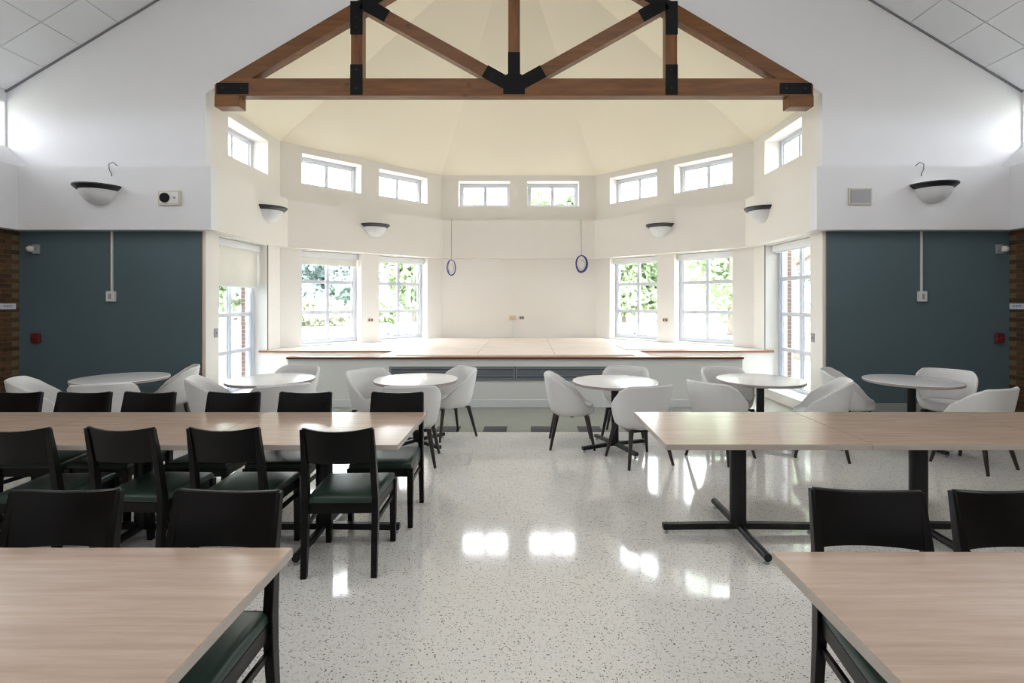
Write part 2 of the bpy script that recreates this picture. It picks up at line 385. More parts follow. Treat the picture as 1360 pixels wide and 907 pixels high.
# ------------------------------------------------------------------ bay (half octagon) walls
facets = {
    'back':       ((-HB, YB), 0.0, S),
    'left_slant': ((-W, YC2), R(45), S),
    'right_slant': ((HB, YB), R(-45), S),
    'left':       ((-W, YU + .12), R(90), YC2 - YU - .12),
    'right':      ((W, YC2), R(-90), YC2 - YU - .12),
}
CL0, CL1 = 3.835, 4.42
LW0, LW1 = 0.80, 2.60
mi = WT * TAN
for nm, (o, a, L) in facets.items():
    holes = []
    if nm in ('back', 'left_slant', 'right_slant'):
        for u0, u1 in ((HB - 1.4, HB - .2), (HB + .2, HB + 1.4)):
            holes.append((u0, u1, CL0, CL1))
            if nm != 'back': holes.append((u0, u1, LW0, LW1))
        m0 = m1 = mi
    else:
        if nm == 'left': f = lambda y: y - (YU + .12)
        else: f = lambda y: YC2 - y
        a0, a1 = sorted((f(7.73), f(8.93))); b0, b1 = sorted((f(7.50), f(8.90)))
        holes = [(a0, a1, CL0, CL1), (b0, b1, 0.14, LW1)]
        m0, m1 = (0, mi) if nm == 'left' else (mi, 0)
    face_build(wall_grid(0, L, -0.1, SPRING + .02, holes, WT, m0, m1), 'wall_bay_' + nm, 'paint_bay', (o[0], o[1], 0), a)
    for h in holes:
        if h[2] == CL0: window(o, a, *h, 2, 1, 0.27)
        elif h[2] == LW0: window(o, a, *h, 2, 3, 0.22, zrows=(1.41, 2.01))
        else: window(o, a, *h, 2, 4, 0.22, zrows=(.81, 1.41, 2.01))

# roller shades
lo, la, _ = facets['left_slant']; ro, ra, _ = facets['right_slant']; l1, l1a, _ = facets['left']; r1, r1a, _ = facets['right']
roller_shade(lo, la, HB - 1.4, HB - .2, LW1, .22, .12, 'roller shade just lowered in the left slanted wall, window nearer the camera')
roller_shade(lo, la, HB + .2, HB + 1.4, LW1, .22, 0, 'rolled-up shade in the left slanted wall, window beside the plain back wall')
roller_shade(ro, ra, HB - 1.4, HB - .2, LW1, .22, 0, 'rolled-up shade in the right slanted wall, window beside the plain back wall')
roller_shade(ro, ra, HB + .2, HB + 1.4, LW1, .22, 0, 'rolled-up shade in the right slanted wall, window nearer the camera')
roller_shade(l1, l1a, 7.50 - YU - .12, 8.90 - YU - .12, LW1, .22, .60, 'cream roller shade pulled down over the top of the tall left window')
roller_shade(r1, r1a, YC2 - 8.90, YC2 - 7.50, LW1, .22, 0, 'rolled-up shade at the top of the tall right window')

# plaster band round the bay
tn = [0]
def trim(b, m, **k):
    tn[0] += 1; return struct(b.build('trim_%d' % tn[0], m, **k))
for nm, (o, a, L) in facets.items():
    q = BP * TAN; u0, u1 = (q, L - q)
    x0, x1 = 0, L
    if nm == 'left': x0, u0 = -.12, -.12
    if nm == 'right': x1, u1 = L + .12, L + .12
    trim(MB().slab([(u0, -BP), (u1, -BP), (x1, 0), (x0, 0)], BZ0, BZ1), 'paint_bay', loc=(o[0], o[1], 0), rz=a)

# bay ceiling: pyramid of the octagon, cut at the hall's end wall
corners = []
for k in range(8):
    an = R(22.5 + 45 * k); rr = HB / math.sin(R(22.5))
    corners.append(Vector((OC.x + 1.03 * rr * math.cos(an), OC.y + 1.03 * rr * math.sin(an), SPRING - .03 * (APEX - SPRING))))   # runs a little into the walls
top = Vector((0, OC.y, APEX)); b = MB(); YCUT = YU + .0
section = set()
for k in range(8):
    poly = [corners[k], corners[(k + 1) % 8], top]; out = []
    for i, p in enumerate(poly):
        q = poly[(i + 1) % 3]
        if p.y >= YCUT: out.append(p)
        if (p.y - YCUT) * (q.y - YCUT) < 0:
            tt = (YCUT - p.y) / (q.y - p.y); r_ = p.lerp(q, tt); out.append(r_); section.add((round(r_.x, 4), round(r_.z, 4)))
    if len(out) > 2: b.add(out, [tuple(range(len(out)))])
me = bpy.data.meshes.new('ceiling_bay'); me.from_pydata(b.v, [], b.f); me.materials.append(MAT['paint_ceiling'])
cb = bpy.data.objects.new('ceiling_bay', me); COL.objects.link(cb); struct(cb)
section = sorted((max(-W, min(W, x)), z if abs(x) < W else SPRING) for x, z in section)

# ------------------------------------------------------------------ hall end wall
half = [(x, z) for x, z in section if x <= 0.001]; right = [(x, z) for x, z in section if x >= -0.001]
b = MB()
T = .12
for sgn in (-1, 1):
    prof = sorted([(abs(x), z) for x, z in section if x * sgn >= -.001])
    if prof[0][0] > 0.001: prof = [(0, prof[0][1])] + prof
    # strips between the opening's edge and the roof slope
    for (xa, za), (xb, zb) in zip(prof[:-1], prof[1:]):
        b.prism([(sgn * xa, za), (sgn * xb, zb), (sgn * xb, RIDGE - SL * xb + .02), (sgn * xa, RIDGE - SL * xa + .02)], YU, YU + T)
    b.prism([(sgn * W, BZ0), (sgn * SIDE, BZ0), (sgn * SIDE, EAVE + .02), (sgn * W, RIDGE - SL * W + .02)], YU, YU + T)
struct(b.build('wall_far', 'paint_room'))
for sgn, nm in ((-1, 'left'), (1, 'right')):
    x0, x1 = sorted((sgn * (W + .04), sgn * 7.3))
    struct(MB().box(x0, x1, YU, YU + T, -.1, BZ0).build('wall_far_lower_' + nm, 'paint_teal'))
    x0, x1 = sorted((sgn * W, sgn * (W + .04)))
    trim(MB().box(x0, x1, YU - .002, YU + T, -.1, BZ0), 'paint_bay')
    x0, x1 = sorted((sgn * (W + .03), sgn * 6.94))
    struct(MB().box(x0, x1, YU - .015, YU - .001, 0, .20).build('baseboard_far_' + nm, 'grey_base'))
    x0, x1 = sorted((sgn * (W - BP), sgn * 6.79))
    trim(MB().box(x0, x1, YU - BP, YU, BZ0, BZ1), 'paint_room')
    x0, x1 = sorted((sgn * (W + .036), sgn * (W + .046)))
    trim(MB().box(x0, x1, YU - .012, YU - .0005, 0.0, BZ0), 'tan_trim')

# ------------------------------------------------------------------ hall side walls, brick below, band, clerestory
brick_a = brick_b = None
for sgn, nm in ((-1, 'left'), (1, 'right')):
    x0, x1 = sorted((sgn * 6.962, sgn * 7.4))
    wl = struct(MB().box(x0, x1, YN, YU, -.1, BZ0).build('wall_' + nm, 'brick_wall'))
    xm = sorted((sgn * 6.956, sgn * 6.962))
    MB().box(xm[0], xm[1], 5.73, YU, 0, BZ0).build('mortar_bed', 'mortar', wl)
    if brick_a is None:
        brick_a = MB().box(-.006, .006, -.1, .1, -.0285, .0285).mesh('brick', 'brick_clay'); brick_b = MB().box(-.006, .006, -.1, .1, -.0285, .0285).mesh('brick', 'brick_clay_dark')
    for r_ in range(39):
        for k in range(7):
            y = YU - .105 - k * .21 - (.105 if r_ % 2 else 0)
            if y < 5.7: continue
            o = bpy.data.objects.new('brick', brick_a if rnd.random() < .6 else brick_b); COL.objects.link(o); o.parent = wl
            o.location = (sgn * 6.953 + rnd.uniform(-.0015, .0015), y, .034 + r_ * .067)
    x0, x1 = sorted((sgn * 6.79, sgn * 7.4))
    trim(MB().box(x0, x1, YN, YU, BZ0, BZ1), 'paint_room')
    trim(MB().prism([(sgn * 6.79, BZ1), (sgn * 7.2, BZ1), (sgn * 7.2, 3.80 + .07 * SL * 0), (sgn * SIDE, 3.80)], YN, YU), 'paint_room')
    # upper wall with clerestory windows
    if nm == 'left': o, a = (-SIDE, YN), R(90); f = lambda y: y - YN
    else: o, a = (SIDE, YU), R(-90); f = lambda y: YU - y
    holes = []
    y = 7.165
    while y - 1.4 > YN + .1:
        u0, u1 = sorted((f(y), f(y - 1.4))); holes.append((u0, u1, 3.80, 4.42)); y -= 1.6
    face_build(wall_grid(0, YU - YN, BZ1 - .05, EAVE + .3, holes, WT), 'wall_%s_upper' % nm, 'paint_room', (o[0], o[1], 0), a)
    for h in holes: window(o, a, *h, 2, 1, 0.27, gl='glass_clear')

# hall near wall (behind the camera) with windows
struct(MB().box(-7.4, 7.4, YN - .2, YN, -.1, RIDGE + .1).build('wall_near', 'paint_room'))

# ------------------------------------------------------------------ hall ceiling with lay-in tiles
TS = 0.61
ca, sa = 1 / math.hypot(1, SL), SL / math.hypot(1, SL)
for sgn, nm in ((-1, 'left'), (1, 'right')):
    b = MB().prism([(sgn * (SIDE + .5), EAVE - .5 * SL + .03), (0, RIDGE + .03), (0, RIDGE + .2), (sgn * (SIDE + .5), EAVE - .5 * SL + .2)], YN - .3, YU + T)
    ce = struct(b.build('ceiling_' + nm, 'ceiling_grid'))
    # tile local axes: x down-slope direction from eave to ridge, y along the hall
    L = SIDE / ca; tm = {}
    nrow = 0; y = YU
    while y > YN + .05:
        yd = min(TS, y - YN); 
        if nrow < 5:
            x = 0.02
            while x < L - .05:
                xd = min(TS, L - x)
                key = (round(xd, 3), round(yd, 3))
                g = .007
                if key not in tm:
                    pts = []
                    for dz in (0, .03):
                        for px, py in ((g, -g), (xd - g, -g), (xd - g, -yd + g), (g, -yd + g)):
                            pts.append((-sgn * (px * ca) - sgn * (-dz * sa) * -1 * 0, py, px * sa + dz))
                    tm[key] = MB().hexa(pts).mesh('ceiling_tile', 'tile_white')
                t = bpy.data.objects.new('ceiling_tile', tm[key]); COL.objects.link(t); t.parent = ce
                t.location = (sgn * (SIDE - x * ca), y, EAVE + x * sa - .004)
                x += TS
        y -= TS; nrow += 1
    b = MB()
    y0 = YU - 5 * TS
    b.hexa([(sgn * SIDE, YN, EAVE - .004), (0, YN, RIDGE - .004), (0, y0, RIDGE - .004), (sgn * SIDE, y0, EAVE - .004),
            (sgn * SIDE, YN, EAVE + .026), (0, YN, RIDGE + .026), (0, y0, RIDGE + .026), (sgn * SIDE, y0, EAVE + .026)])
    b.build('ceiling_panel', 'tile_white', ce)
    trim(MB().beam((sgn * SIDE, YU - .012, EAVE - .012), (sgn * .05, YU - .012, EAVE - .012 + (SIDE - .05) * SL), .024, .02), 'ceiling_grid')

# added fill lights, unseen above and behind the camera, to brighten the hall
mat('lamp_frame', (0.8, 0.8, 0.8), 0.5)
m = bpy.data.materials.new('lamp_diffuser'); m.use_nodes = True; MAT['lamp_diffuser'] = m
m.node_tree.nodes['Principled BSDF'].inputs['Emission Color'].default_value = (1, 0.985, 0.96, 1)
m.node_tree.nodes['Principled BSDF'].inputs['Emission Strength'].default_value = 0.35
FILL_W = 5.0
lp = thing('ceiling_light', 'recessed fluorescent ceiling light in the sloped hall ceiling', 'ceiling light', group='recessed hall ceiling lights')
MB().box(-.3, .3, -.6, -.57, -.02, .0).box(-.3, .3, .57, .6, -.02, 0).box(-.3, -.27, -.57, .57, -.02, 0).box(.27, .3, -.57, .57, -.02, 0).build('frame', 'lamp_frame', lp)
MB().box(-.27, .27, -.57, .57, -.014, -.004).build('diffuser', 'lamp_diffuser', lp)
ld = bpy.data.lights.new('lamp_glow', 'AREA'); ld.shape = 'RECTANGLE'; ld.size = .54; ld.size_y = 1.14; ld.energy = FILL_W; ld.color = (1, .985, .96)
lo_ = bpy.data.objects.new('lamp_glow', ld); COL.objects.link(lo_); lo_.parent = lp; lo_.location = (0, 0, -.024)
used = False
for sgn in (-1, 1):
    for xx in (2.0, 4.8):
        for yy in (-3.0, .2, 3.2):
            o = copy_tree(lp) if used else lp; used = True
            o.location = (sgn * xx, yy, EAVE + (SIDE - xx) * SL - .006); o.rotation_euler = (0, sgn * math.atan(SL), 0)

# ------------------------------------------------------------------ stage
ZS = 0.775; YF = 7.86; YS = 8.88; XR = 3.49; XC = 2.12
st = thing('stage_platform', 'raised plywood stage filling the window bay behind the round tables', 'stage', (0, YF, 0))
def L_(y): return y - YF
MB().box(-XR, XR, 0, .11, 0, ZS - .035).build('front_riser', 'paint_riser', st)
MB().box(-XR - .01, XR + .01, -.03, .12, ZS - .032, ZS - .012).build('nosing', 'stage_trim_dark', st)
MB().box(-XR - .012, XR + .012, -.034, .125, ZS - .012, ZS).build('ledge_cap', 'stage_trim', st)
MB().box(-XR, XR, -.014, 0, 0, .12).build('riser_baseboard', 'paint_base', st, bevel=.003)
# deck: centre tongue plus the bay behind, one slab outline
dk = [(-XC, L_(YF + .125)), (XC, L_(YF + .125)), (XC, L_(YS)), (W - .01, L_(YS)), (W - .01, L_(YC2)), (HB, L_(YB) - .01), (-HB, L_(YB) - .01), (-W + .01, L_(YC2)), (-W + .01, L_(YS)), (-XC, L_(YS))]
MB().slab(dk, ZS - .03, ZS).build('deck', 'deck_white', st)
for s_ in (-1, 1):
    x0, x1 = sorted((s_ * XC, s_ * (W + .13)))
    MB().box(x0, x1, L_(YS) - .0, L_(YS) + .05, 0, ZS - .03).build('side_riser', 'paint_bay', st)
    MB().box(x0, x1, L_(YS) - .02, L_(YS) + .0, ZS - .034, ZS).build('side_nosing', 'stage_trim', st)
    x0, x1 = sorted((s_ * XC, s_ * (XC - .05)))
    MB().box(x0, x1, .11, L_(YS), 0, ZS - .03).build('cheek', 'paint_bay', st)
    for k in range(3):
        xa, xb = sorted((s_ * (XC + .28 * k), s_ * (XC + .28 * (k + 1))))
        MB().box(xa, xb, .115, L_(YS) - .005, 0, .58 - .193 * k).build('step', 'deck_white', st)
# plywood sheets lying on the deck
k = 0
for j in range(3):
    y0 = .135 + j * 1.225
    for x0, x1 in ((-1.86, -.62), (-.61, .62), (.63, 1.86)):
        yd = 1.215
        if y0 + yd > L_(YB) - .05: continue
        MB().box(x0, x1, y0, y0 + yd, ZS, ZS + .012 + .002 * ((k * 7) % 3)).build('plywood_sheet', 'plywood', st); k += 1
MB().box(1.9, 3.0, L_(8.95), L_(9.9), ZS, ZS + .014).build('plywood_sheet', 'plywood', st)
# grille
g = MB().box(-1.93, 1.93, -.004, 0, .41, .63).build('grille', 'grille_back', st)
for x0, x1 in ((-1.92, -.006), (.006, 1.92)):
    fr_ = MB().box(x0, x1, -.022, -.004, .612, .63).box(x0, x1, -.022, -.004, .41, .428).box(x0, x0 + .02, -.022, -.004, .428, .612).box(x1 - .02, x1, -.022, -.004, .428, .612)
    fr_.build('grille_frame', 'grille', g)
    for k in range(7):
        z = .436 + k * .026
        MB().hexa([(x0 + .02, -.02, z), (x1 - .02, -.02, z), (x1 - .02, -.006, z + .010), (x0 + .02, -.006, z + .010), (x0 + .02, -.02, z + .006), (x1 - .02, -.02, z + .006), (x1 - .02, -.006, z + .016), (x0 + .02, -.006, z + .016)]).build('slat', 'grille', g)
mat('dark_joint', (0.10, 0.10, 0.10), 0.7)
for s_ in (-1, 1):
    x0, x1 = sorted((s_ * (W - .006), s_ * (W - .0005)))
    trim(MB().box(x0, x1, 8.902, 8.924, ZS + .002, BZ0), 'dark_joint')
# stools of the tall bay windows
for s_ in (-1, 1):
    x0, x1 = sorted((s_ * (W - .10), s_ * (W - .001)))
    trim(MB().box(x0, x1, 7.46, YS - .03, 0, .13), 'paint_bay')
    x0, x1 = sorted((s_ * (W - .13), s_ * (W + .22)))
    trim(MB().box(x0, x1, 7.505, YS - .03, .141, .165), 'paint_base')

# ------------------------------------------------------------------ roof truss in the bay opening
tr = thing('roof_truss', 'brown timber roof truss with black steel plates spanning the bay opening', 'roof truss', (0, 7.12, 4.49))
TD = .16
xe = 4.165; RT = .215
def tz(x): return 4.66 + .59 * (4.14 - abs(x)) - 4.49      # top of rafter (local)
xk = 4.14 - (.24 - tz(4.14)) / .59 - .01
MB().prism([(-xe, 0), (xe, 0), (xe, tz(xe)), (xk, .24), (-xk, .24), (-xe, tz(xe))], 0, TD).build('bottom_chord', 'truss_wood', tr, bevel=.006)
for s_ in (-1, 1):
    p = [(s_ * xe, .05), (s_ * xe, tz(xe)), (s_ * .42, tz(.42)), (s_ * .42, tz(.42) - RT), (s_ * (4.14 - (.24 - (tz(4.14) - RT)) / .59), .24), (s_ * (xe - .02), .05)]
    MB().prism(p, .003, TD - .003).build('rafter', 'truss_wood', tr, bevel=.005)
    MB().box(*sorted((s_ * 2.11, s_ * 2.27)), .001, TD - .001, .24, tz(2.19) - .02).build('post', 'truss_wood_upright', tr, bevel=.005)
    a_ = Vector((s_ * 2.11, TD / 2, 5.782 - 4.49)); c_ = Vector((s_ * .02, TD / 2, 4.616 - 4.49))
    d_ = (c_ - a_).normalized()
    MB().beam(a_, c_, TD - .004, .17, (0, 0, 1)).build('diagonal_brace', 'truss_wood', tr, bevel=.005)
    MB().box(*sorted((s_ * xe, s_ * (xe - .34))), -.008, TD + .02, -.155, -.0).build('corbel_block', 'truss_wood', tr, bevel=.006)
    # steel plates
    MB().box(*sorted((s_ * (xe - .03), s_ * (xe - .47))), -.008, 0, .02, .175).build('steel_plate', 'steel_plate', tr)
    MB().box(*sorted((s_ * 2.105, s_ * 2.275)), -.0085, 0, .01, .43).build('steel_plate', 'steel_plate', tr)
    MB().box(*sorted((s_ * 2.105, s_ * 2.275)), -.0085, 0, .85, tz(2.19) - .01).build('steel_plate', 'steel_plate', tr)
    e_ = a_ + d_ * .39
    MB().beam(Vector((a_.x, -.004, a_.z)), Vector((e_.x, -.004, e_.z)), .009, .18, (0, 0, 1)).build('steel_plate', 'steel_plate', tr)
    r0 = Vector((s_ * 2.11, -.003, tz(2.11) - RT / 2)); r1_ = Vector((s_ * 1.86, -.003, tz(1.86) - RT / 2))
    MB().beam(r0, r1_, .009, .19, (0, 0, 1)).build('steel_plate', 'steel_plate', tr)
    f0 = c_ - d_ * .44
    MB().beam(Vector((f0.x, -.004, f0.z)), Vector((c_.x, -.004, c_.z)), .009, .18, (0, 0, 1)).build('steel_plate', 'steel_plate', tr)
    for x_, z_ in ((2.19, .10), (2.19, .36), (2.19, .95), (2.19, 1.08), (xe - .12, .10), (xe - .38, .10)):
        MB().tube([(s_ * x_, -.02, z_), (s_ * x_, -.008, z_)], .014, 8).build('bolt', 'bolt', tr)
MB().box(-.08, .08, .0005, TD - .0005, .24, tz(0) - .30).build('king_post', 'truss_wood_upright', tr, bevel=.005)
MB().prism([(-.15, .02), (.15, .02), (.15, .26), (.084, .30), (.084, .60), (-.084, .60), (-.084, .30), (-.15, .26)], -.010, 0).build('steel_plate', 'steel_plate', tr)

# ------------------------------------------------------------------ sconces and wall fittings
def make_sconce(label):
    t = thing('wall_sconce', label, 'wall sconce', group='half-bowl wall sconces on the plaster band')
    # half bowl, local: wall plane y=0, bowl towards -y, rim at z=0
    prof = [(.015, -.225), (.06, -.221), (.115, -.20), (.165, -.16), (.205, -.108), (.23, -.05), (.236, -.012)]
    bowl = MB().lathe(prof, 24, (0, 0, 0), math.pi, 2 * math.pi)
    bowl.build('glass_bowl', 'frosted_glass', t, smooth=True)
    rim = MB().lathe([(.232, -.03), (.258, -.024), (.300, .018), (.300, .034), (.24, .034)], 24, (0, 0, 0), math.pi, 2 * math.pi)
    rim.build('rim', 'bronze', t, auto=40)
    MB().lathe([(.24, .030), (.001, .030)], 24, (0, 0, 0), math.pi, 2 * math.pi).build('reflector', 'plastic_white', t)
    MB().box(-.16, .16, -.02, -.001, -.13, .02).build('back_plate', 'bronze', t)
    return t
sp = make_sconce('x'); used = False
o45 = (0.7071, 0.7071)
fl_l = Vector((-W, YC2)) + Vector(o45) * HB + Vector((.7071, -.7071)) * BP
spots = [((-5.67, YU - BP, 3.165), 0, 'half-bowl wall sconce on the grey band left of the bay opening'),
         ((-W + BP, 8.57, 3.165), R(90), 'half-bowl sconce on the bay side wall above the tall left window'),
         ((fl_l.x, fl_l.y, 3.165), R(45), 'half-bowl sconce between the two windows of the left slanted bay wall'),
         ((-fl_l.x, fl_l.y, 3.165), R(-45), 'half-bowl sconce between the two windows of the right slanted bay wall'),
         ((W - BP, 8.60, 3.165), R(-90), 'half-bowl sconce on the bay side wall above the tall right window'),
         ((5.72, YU - BP, 3.19), 0, 'half-bowl wall sconce on the grey band right of the bay opening')]
for loc, rz, lb in spots: place(sp, used, loc, rz, lb); used = True

yb = YU - BP
t = thing('wall_speaker', 'beige square wall box with black round dial on the left band', 'wall speaker', (-4.70, yb, 3.04))
MB().box(-.15, .15, -.03, -.001, -.10, .10).build('frame', 'plastic_beige', t, bevel=.006)
MB().box(-.125, .125, -.036, -.03, -.078, .078).build('face_plate', 'plastic_white', t)
MB().tube([(-.055, -.036, 0), (-.055, -.050, 0)], .066, 24).build('dial', 'dark_slot', t)
MB().tube([(.075, -.036, 0), (.075, -.046, 0)], .017, 12).build('knob', 'plastic_grey', t)
t = thing('wall_grille', 'grey speaker grille with beige frame on the right band', 'wall speaker', (4.73, yb, 3.06))
MB().box(-.16, .16, -.025, -.001, -.115, .115).build('frame', 'plastic_beige', t, bevel=.005)
MB().box(-.14, .14, -.030, -.025, -.095, .095).build('face_plate', 'plastic_grey', t)
for x, s_, lb in ((-5.49, 1, 'thin loose wire curling over the left band above the sconce'), (5.56, -1, 'thin loose wire curling over the right band above the sconce')):
    pts = [(x + s_ * .04, yb + .03, 3.49), (x + s_ * .01, yb - .012, 3.53), (x - s_ * .03, yb - .03, 3.50), (x - s_ * .035, yb - .02, 3.43), (x - s_ * .01, yb - .012, 3.37), (x - s_ * .012, yb - .008, 3.34)]
    w_ = MB().tube(pts, .006, 6).build('loose_wire', 'wire_grey', smooth=True); tag(w_, lb, 'wire')
for x, lb in ((-5.64, 'left'), (5.71, 'right')):
    t = thing('conduit_outlet', 'white surface conduit dropping to an outlet box on the %s teal wall' % lb, 'outlet', (x, YU, 1.70))
    MB().box(-.012, .012, -.02, -.001, .07, BZ0 - 1.70 - .002).build('conduit', 'plastic_white', t)
    MB().box(-.055, .055, -.05, -.001, -.075, .07).build('box', 'plastic_white', t, bevel=.004)
    MB().box(-.018, .018, -.053, -.05, -.04, .035).build('receptacle', 'plastic_grey', t)
for x, s_, lb in ((-6.70, 1, 'left'), (6.80, -1, 'right')):
    t = thing('motion_sensor', 'small pale motion sensor high on the %s teal wall' % lb, 'sensor', (x, YU, 2.36))
    MB().box(-.05, .05, -.03, -.001, -.065, .065).build('base', 'plastic_grey', t, bevel=.006)
    MB().lathe([(.02, -.04), (.045, -.02), (.045, .02), (.02, .04)], 14, (-s_ * .045, -.05, 0)).build('lens', 'plastic_white', t, smooth=True)
    MB().box(-.045, .01, -.05, -.03, -.02, .02).build('swivel', 'plastic_grey', t)
    t = thing('fire_alarm_pull', 'small dark red fire alarm pull on the %s teal wall' % lb, 'fire alarm', (x, YU, 1.115))
    MB().box(-.06, .06, -.04, -.001, -.07, .07).build('body', 'red_plastic', t, bevel=.01)
    MB().box(-.045, .045, -.052, -.04, -.015, .02).build('pull_bar', 'red_plastic', t)
def plate(name, label, cat, loc, rz, m, sw=.07, sh=.115, kind='outlet'):
    t = thing(name, label, cat, loc, rz)
    MB().box(-sw / 2, sw / 2, -.008, -.0005, -sh / 2, sh / 2).build('cover_plate', m, t, bevel=.003)
    if kind == 'outlet':
        for dx in ((-.03, .03) if sw > sh else (0,)):
            for z in ((0,) if sw > sh else (-.025, .025)): MB().box(dx - .012, dx + .012, -.011, -.008, z - .014, z + .014).build('receptacle', 'dark_slot' if sw > sh else 'plastic_grey', t)
    else: MB().box(-.008, .008, -.02, -.008, -.015, .015).build('toggle', 'plastic_grey', t)
    return t
plate('light_switch', 'light switch plate on the narrow jamb beside the tall left window', 'switch', (-W, 7.42, 1.17), R(90), 'plastic_grey', kind='switch', sw=.09, sh=.13)
plate('light_switch', 'light switch plate on the narrow jamb beside the tall right window', 'switch', (W, 7.43, 1.10), R(-90), 'plastic_grey', kind='switch', sw=.09, sh=.13)
pc = Vector((-W, YC2)) + Vector(o45) * HB
plate('wall_outlet', 'tan outlet on the pier between the left slanted windows', 'outlet', (pc.x, pc.y, 1.24), R(45), 'outlet_tan', sw=.12, sh=.08)
plate('wall_outlet', 'tan outlet on the pier between the right slanted windows', 'outlet', (-pc.x, pc.y, 1.24), R(-45), 'outlet_tan', sw=.12, sh=.08)
plate('wall_outlet', 'grey outlet low on the plain back wall right of the white conduit', 'outlet', (.07, YB, 1.245), 0, 'plastic_grey', sw=.11, sh=.075)
t = thing('conduit_box', 'tan junction box with white conduit running down the plain back wall', 'outlet', (-.14, YB, 1.25))
MB().box(-.075, .075, -.04, -.001, -.05, .04).build('box', 'outlet_tan', t, bevel=.004)
MB().box(-.022, .022, -.03, -.001, ZS - 1.25 + .002, -.05).build('conduit', 'plastic_white', t)
# coils of blue cable hanging at the back wall
for x, z, rx, rzz, topz, lb, n in ((-1.53, 2.39, .10, .18, 3.49, 'narrow oval coil of thin blue cable hanging left on the bay back wall', 4), (1.43, 2.47, .135, .195, 3.49, 'round dark coil of blue cable hanging right on the bay back wall', 6)):
    t = thing('cable_coil', lb, 'cable', (x, YB - .30, z), 0, 'cable coils on the back wall')
    for k in range(n):
        ex, ez, ph = rx * rnd.uniform(.82, 1.0), rzz * rnd.uniform(.86, 1.0), rnd.uniform(-.15, .15)
        pts = []
        for q in range(29):
            an = 2 * math.pi * q / 28
            pts.append((ex * math.sin(an) + ph * .1, -.015 * math.sin(an + k) + rnd.uniform(-.002, .002) - .01 * k + .04, ez * math.cos(an) + (rzz - ez)))
        MB().tube(pts, .010 if n > 4 else .007, 6).build('cable_loop', 'cable_blue', t, smooth=True)
    inner = [(rx * .6 * math.sin(a_) , .03, rzz * .55 * math.cos(a_) - .01) for a_ in [i * .5 for i in range(10)]]
    MB().tube(inner, .005, 6).build('loose_tail', 'cable_thin', t, smooth=True)
    MB().tube([(0, .02, rzz - .01), (0, .06, 2.9 - z), (0, .10, topz - z), (0, .16, topz + .012 - z)], .0055, 6).build('hanging_wire', 'cable_thin', t, smooth=True)
# small signs on the brick
for sgn, y, lb in ((-1, 7.02, 'left'), (1, 7.06, 'right')):
    t = thing('wall_sign', 'small white sign plate on the %s brick wall' % lb, 'sign', (sgn * 6.946, y, 1.56), R(90) if sgn < 0 else R(-90))
    MB().box(-.11, .11, -.010, -.001, -.04, .04).build('sign_plate', 'sign_white', t)
    cu = bpy.data.curves.new('sign_text', 'FONT'); cu.body = 'AUDIT'; cu.size = .045; cu.align_x = 'CENTER'; cu.align_y = 'CENTER'; cu.extrude = .0006
    to = bpy.data.objects.new('sign_text', cu); COL.objects.link(to); cu.materials.append(MAT['sign_blue'])
    dg = bpy.context.evaluated_depsgraph_get(); mtx = bpy.data.meshes.new_from_object(to.evaluated_get(dg)); bpy.data.objects.remove(to)
    to = bpy.data.objects.new('lettering', mtx); COL.objects.link(to); to.parent = t; to.location = (0, -.0112, 0); to.rotation_euler = (R(90), 0, 0)
# sprinkler
t = thing('sprinkler_head', 'tiny sprinkler head on the cream bay ceiling', 'sprinkler', (2.0, 9.66, APEX - (APEX - SPRING) * (9.66 - OC.y) / (YB - OC.y)))
MB().lathe([(.012, -.06), (.03, -.055), (.012, -.04), (.012, 0), (.035, .0)], 12).build('head', 'plastic_grey', t, smooth=True)

# ------------------------------------------------------------------ rectangular tables
TH = .75
def make_table():
    t = thing('dining_table', 'x', 'table', group='wood laminate tables in rows')
    w, d = 1.267, .93
    b = MB()
    b.hexa([(-w / 2, -d / 2, TH - .034), (w / 2, -d / 2, TH - .034), (w / 2, d / 2, TH - .034), (-w / 2, d / 2, TH - .034), (-w / 2, -d / 2, TH - .002), (w / 2, -d / 2, TH - .002), (w / 2, d / 2, TH - .002), (-w / 2, d / 2, TH - .002)])
    tt = b.build('edge_band', 'laminate_edge', t, bevel=.002)
    MB().box(-w / 2 + .002, w / 2 - .002, -d / 2 + .002, d / 2 - .002, TH - .002, TH).build('tabletop', 'laminate', t)
    MB().lathe([(.056, .06), (.056, TH - .05), (.10, TH - .05), (.10, TH - .034)], 24).build('column', 'black_metal', t, auto=40)
    MB().box(-.22, .22, -.22, .22, TH - .040, TH - .0345).build('mounting_plate', 'black_metal', t)
    for s_ in (-1, 1):
        MB().beam((0, 0, .055), (s_ * .53, 0, .048), .05, .042).build('base_arm', 'black_metal', t, bevel=.006)
        MB().tube([(0, s_ * .03, .055), (0, s_ * .45, .048)], .026, 12).build('base_arm', 'black_metal', t, auto=40)
        MB().lathe([(.016, 0), (.018, .008), (.008, .014), (.008, .03)], 10, (s_ * .505, 0, 0)).build('glide', 'plastic_grey', t)
        MB().lathe([(.016, 0), (.018, .008), (.008, .014), (.008, .03)], 10, (0, s_ * .425, 0)).build('glide', 'plastic_grey', t)
    return t
tp = make_table(); used = False
YM = 3.60; YFRONT = 1.83 - .465
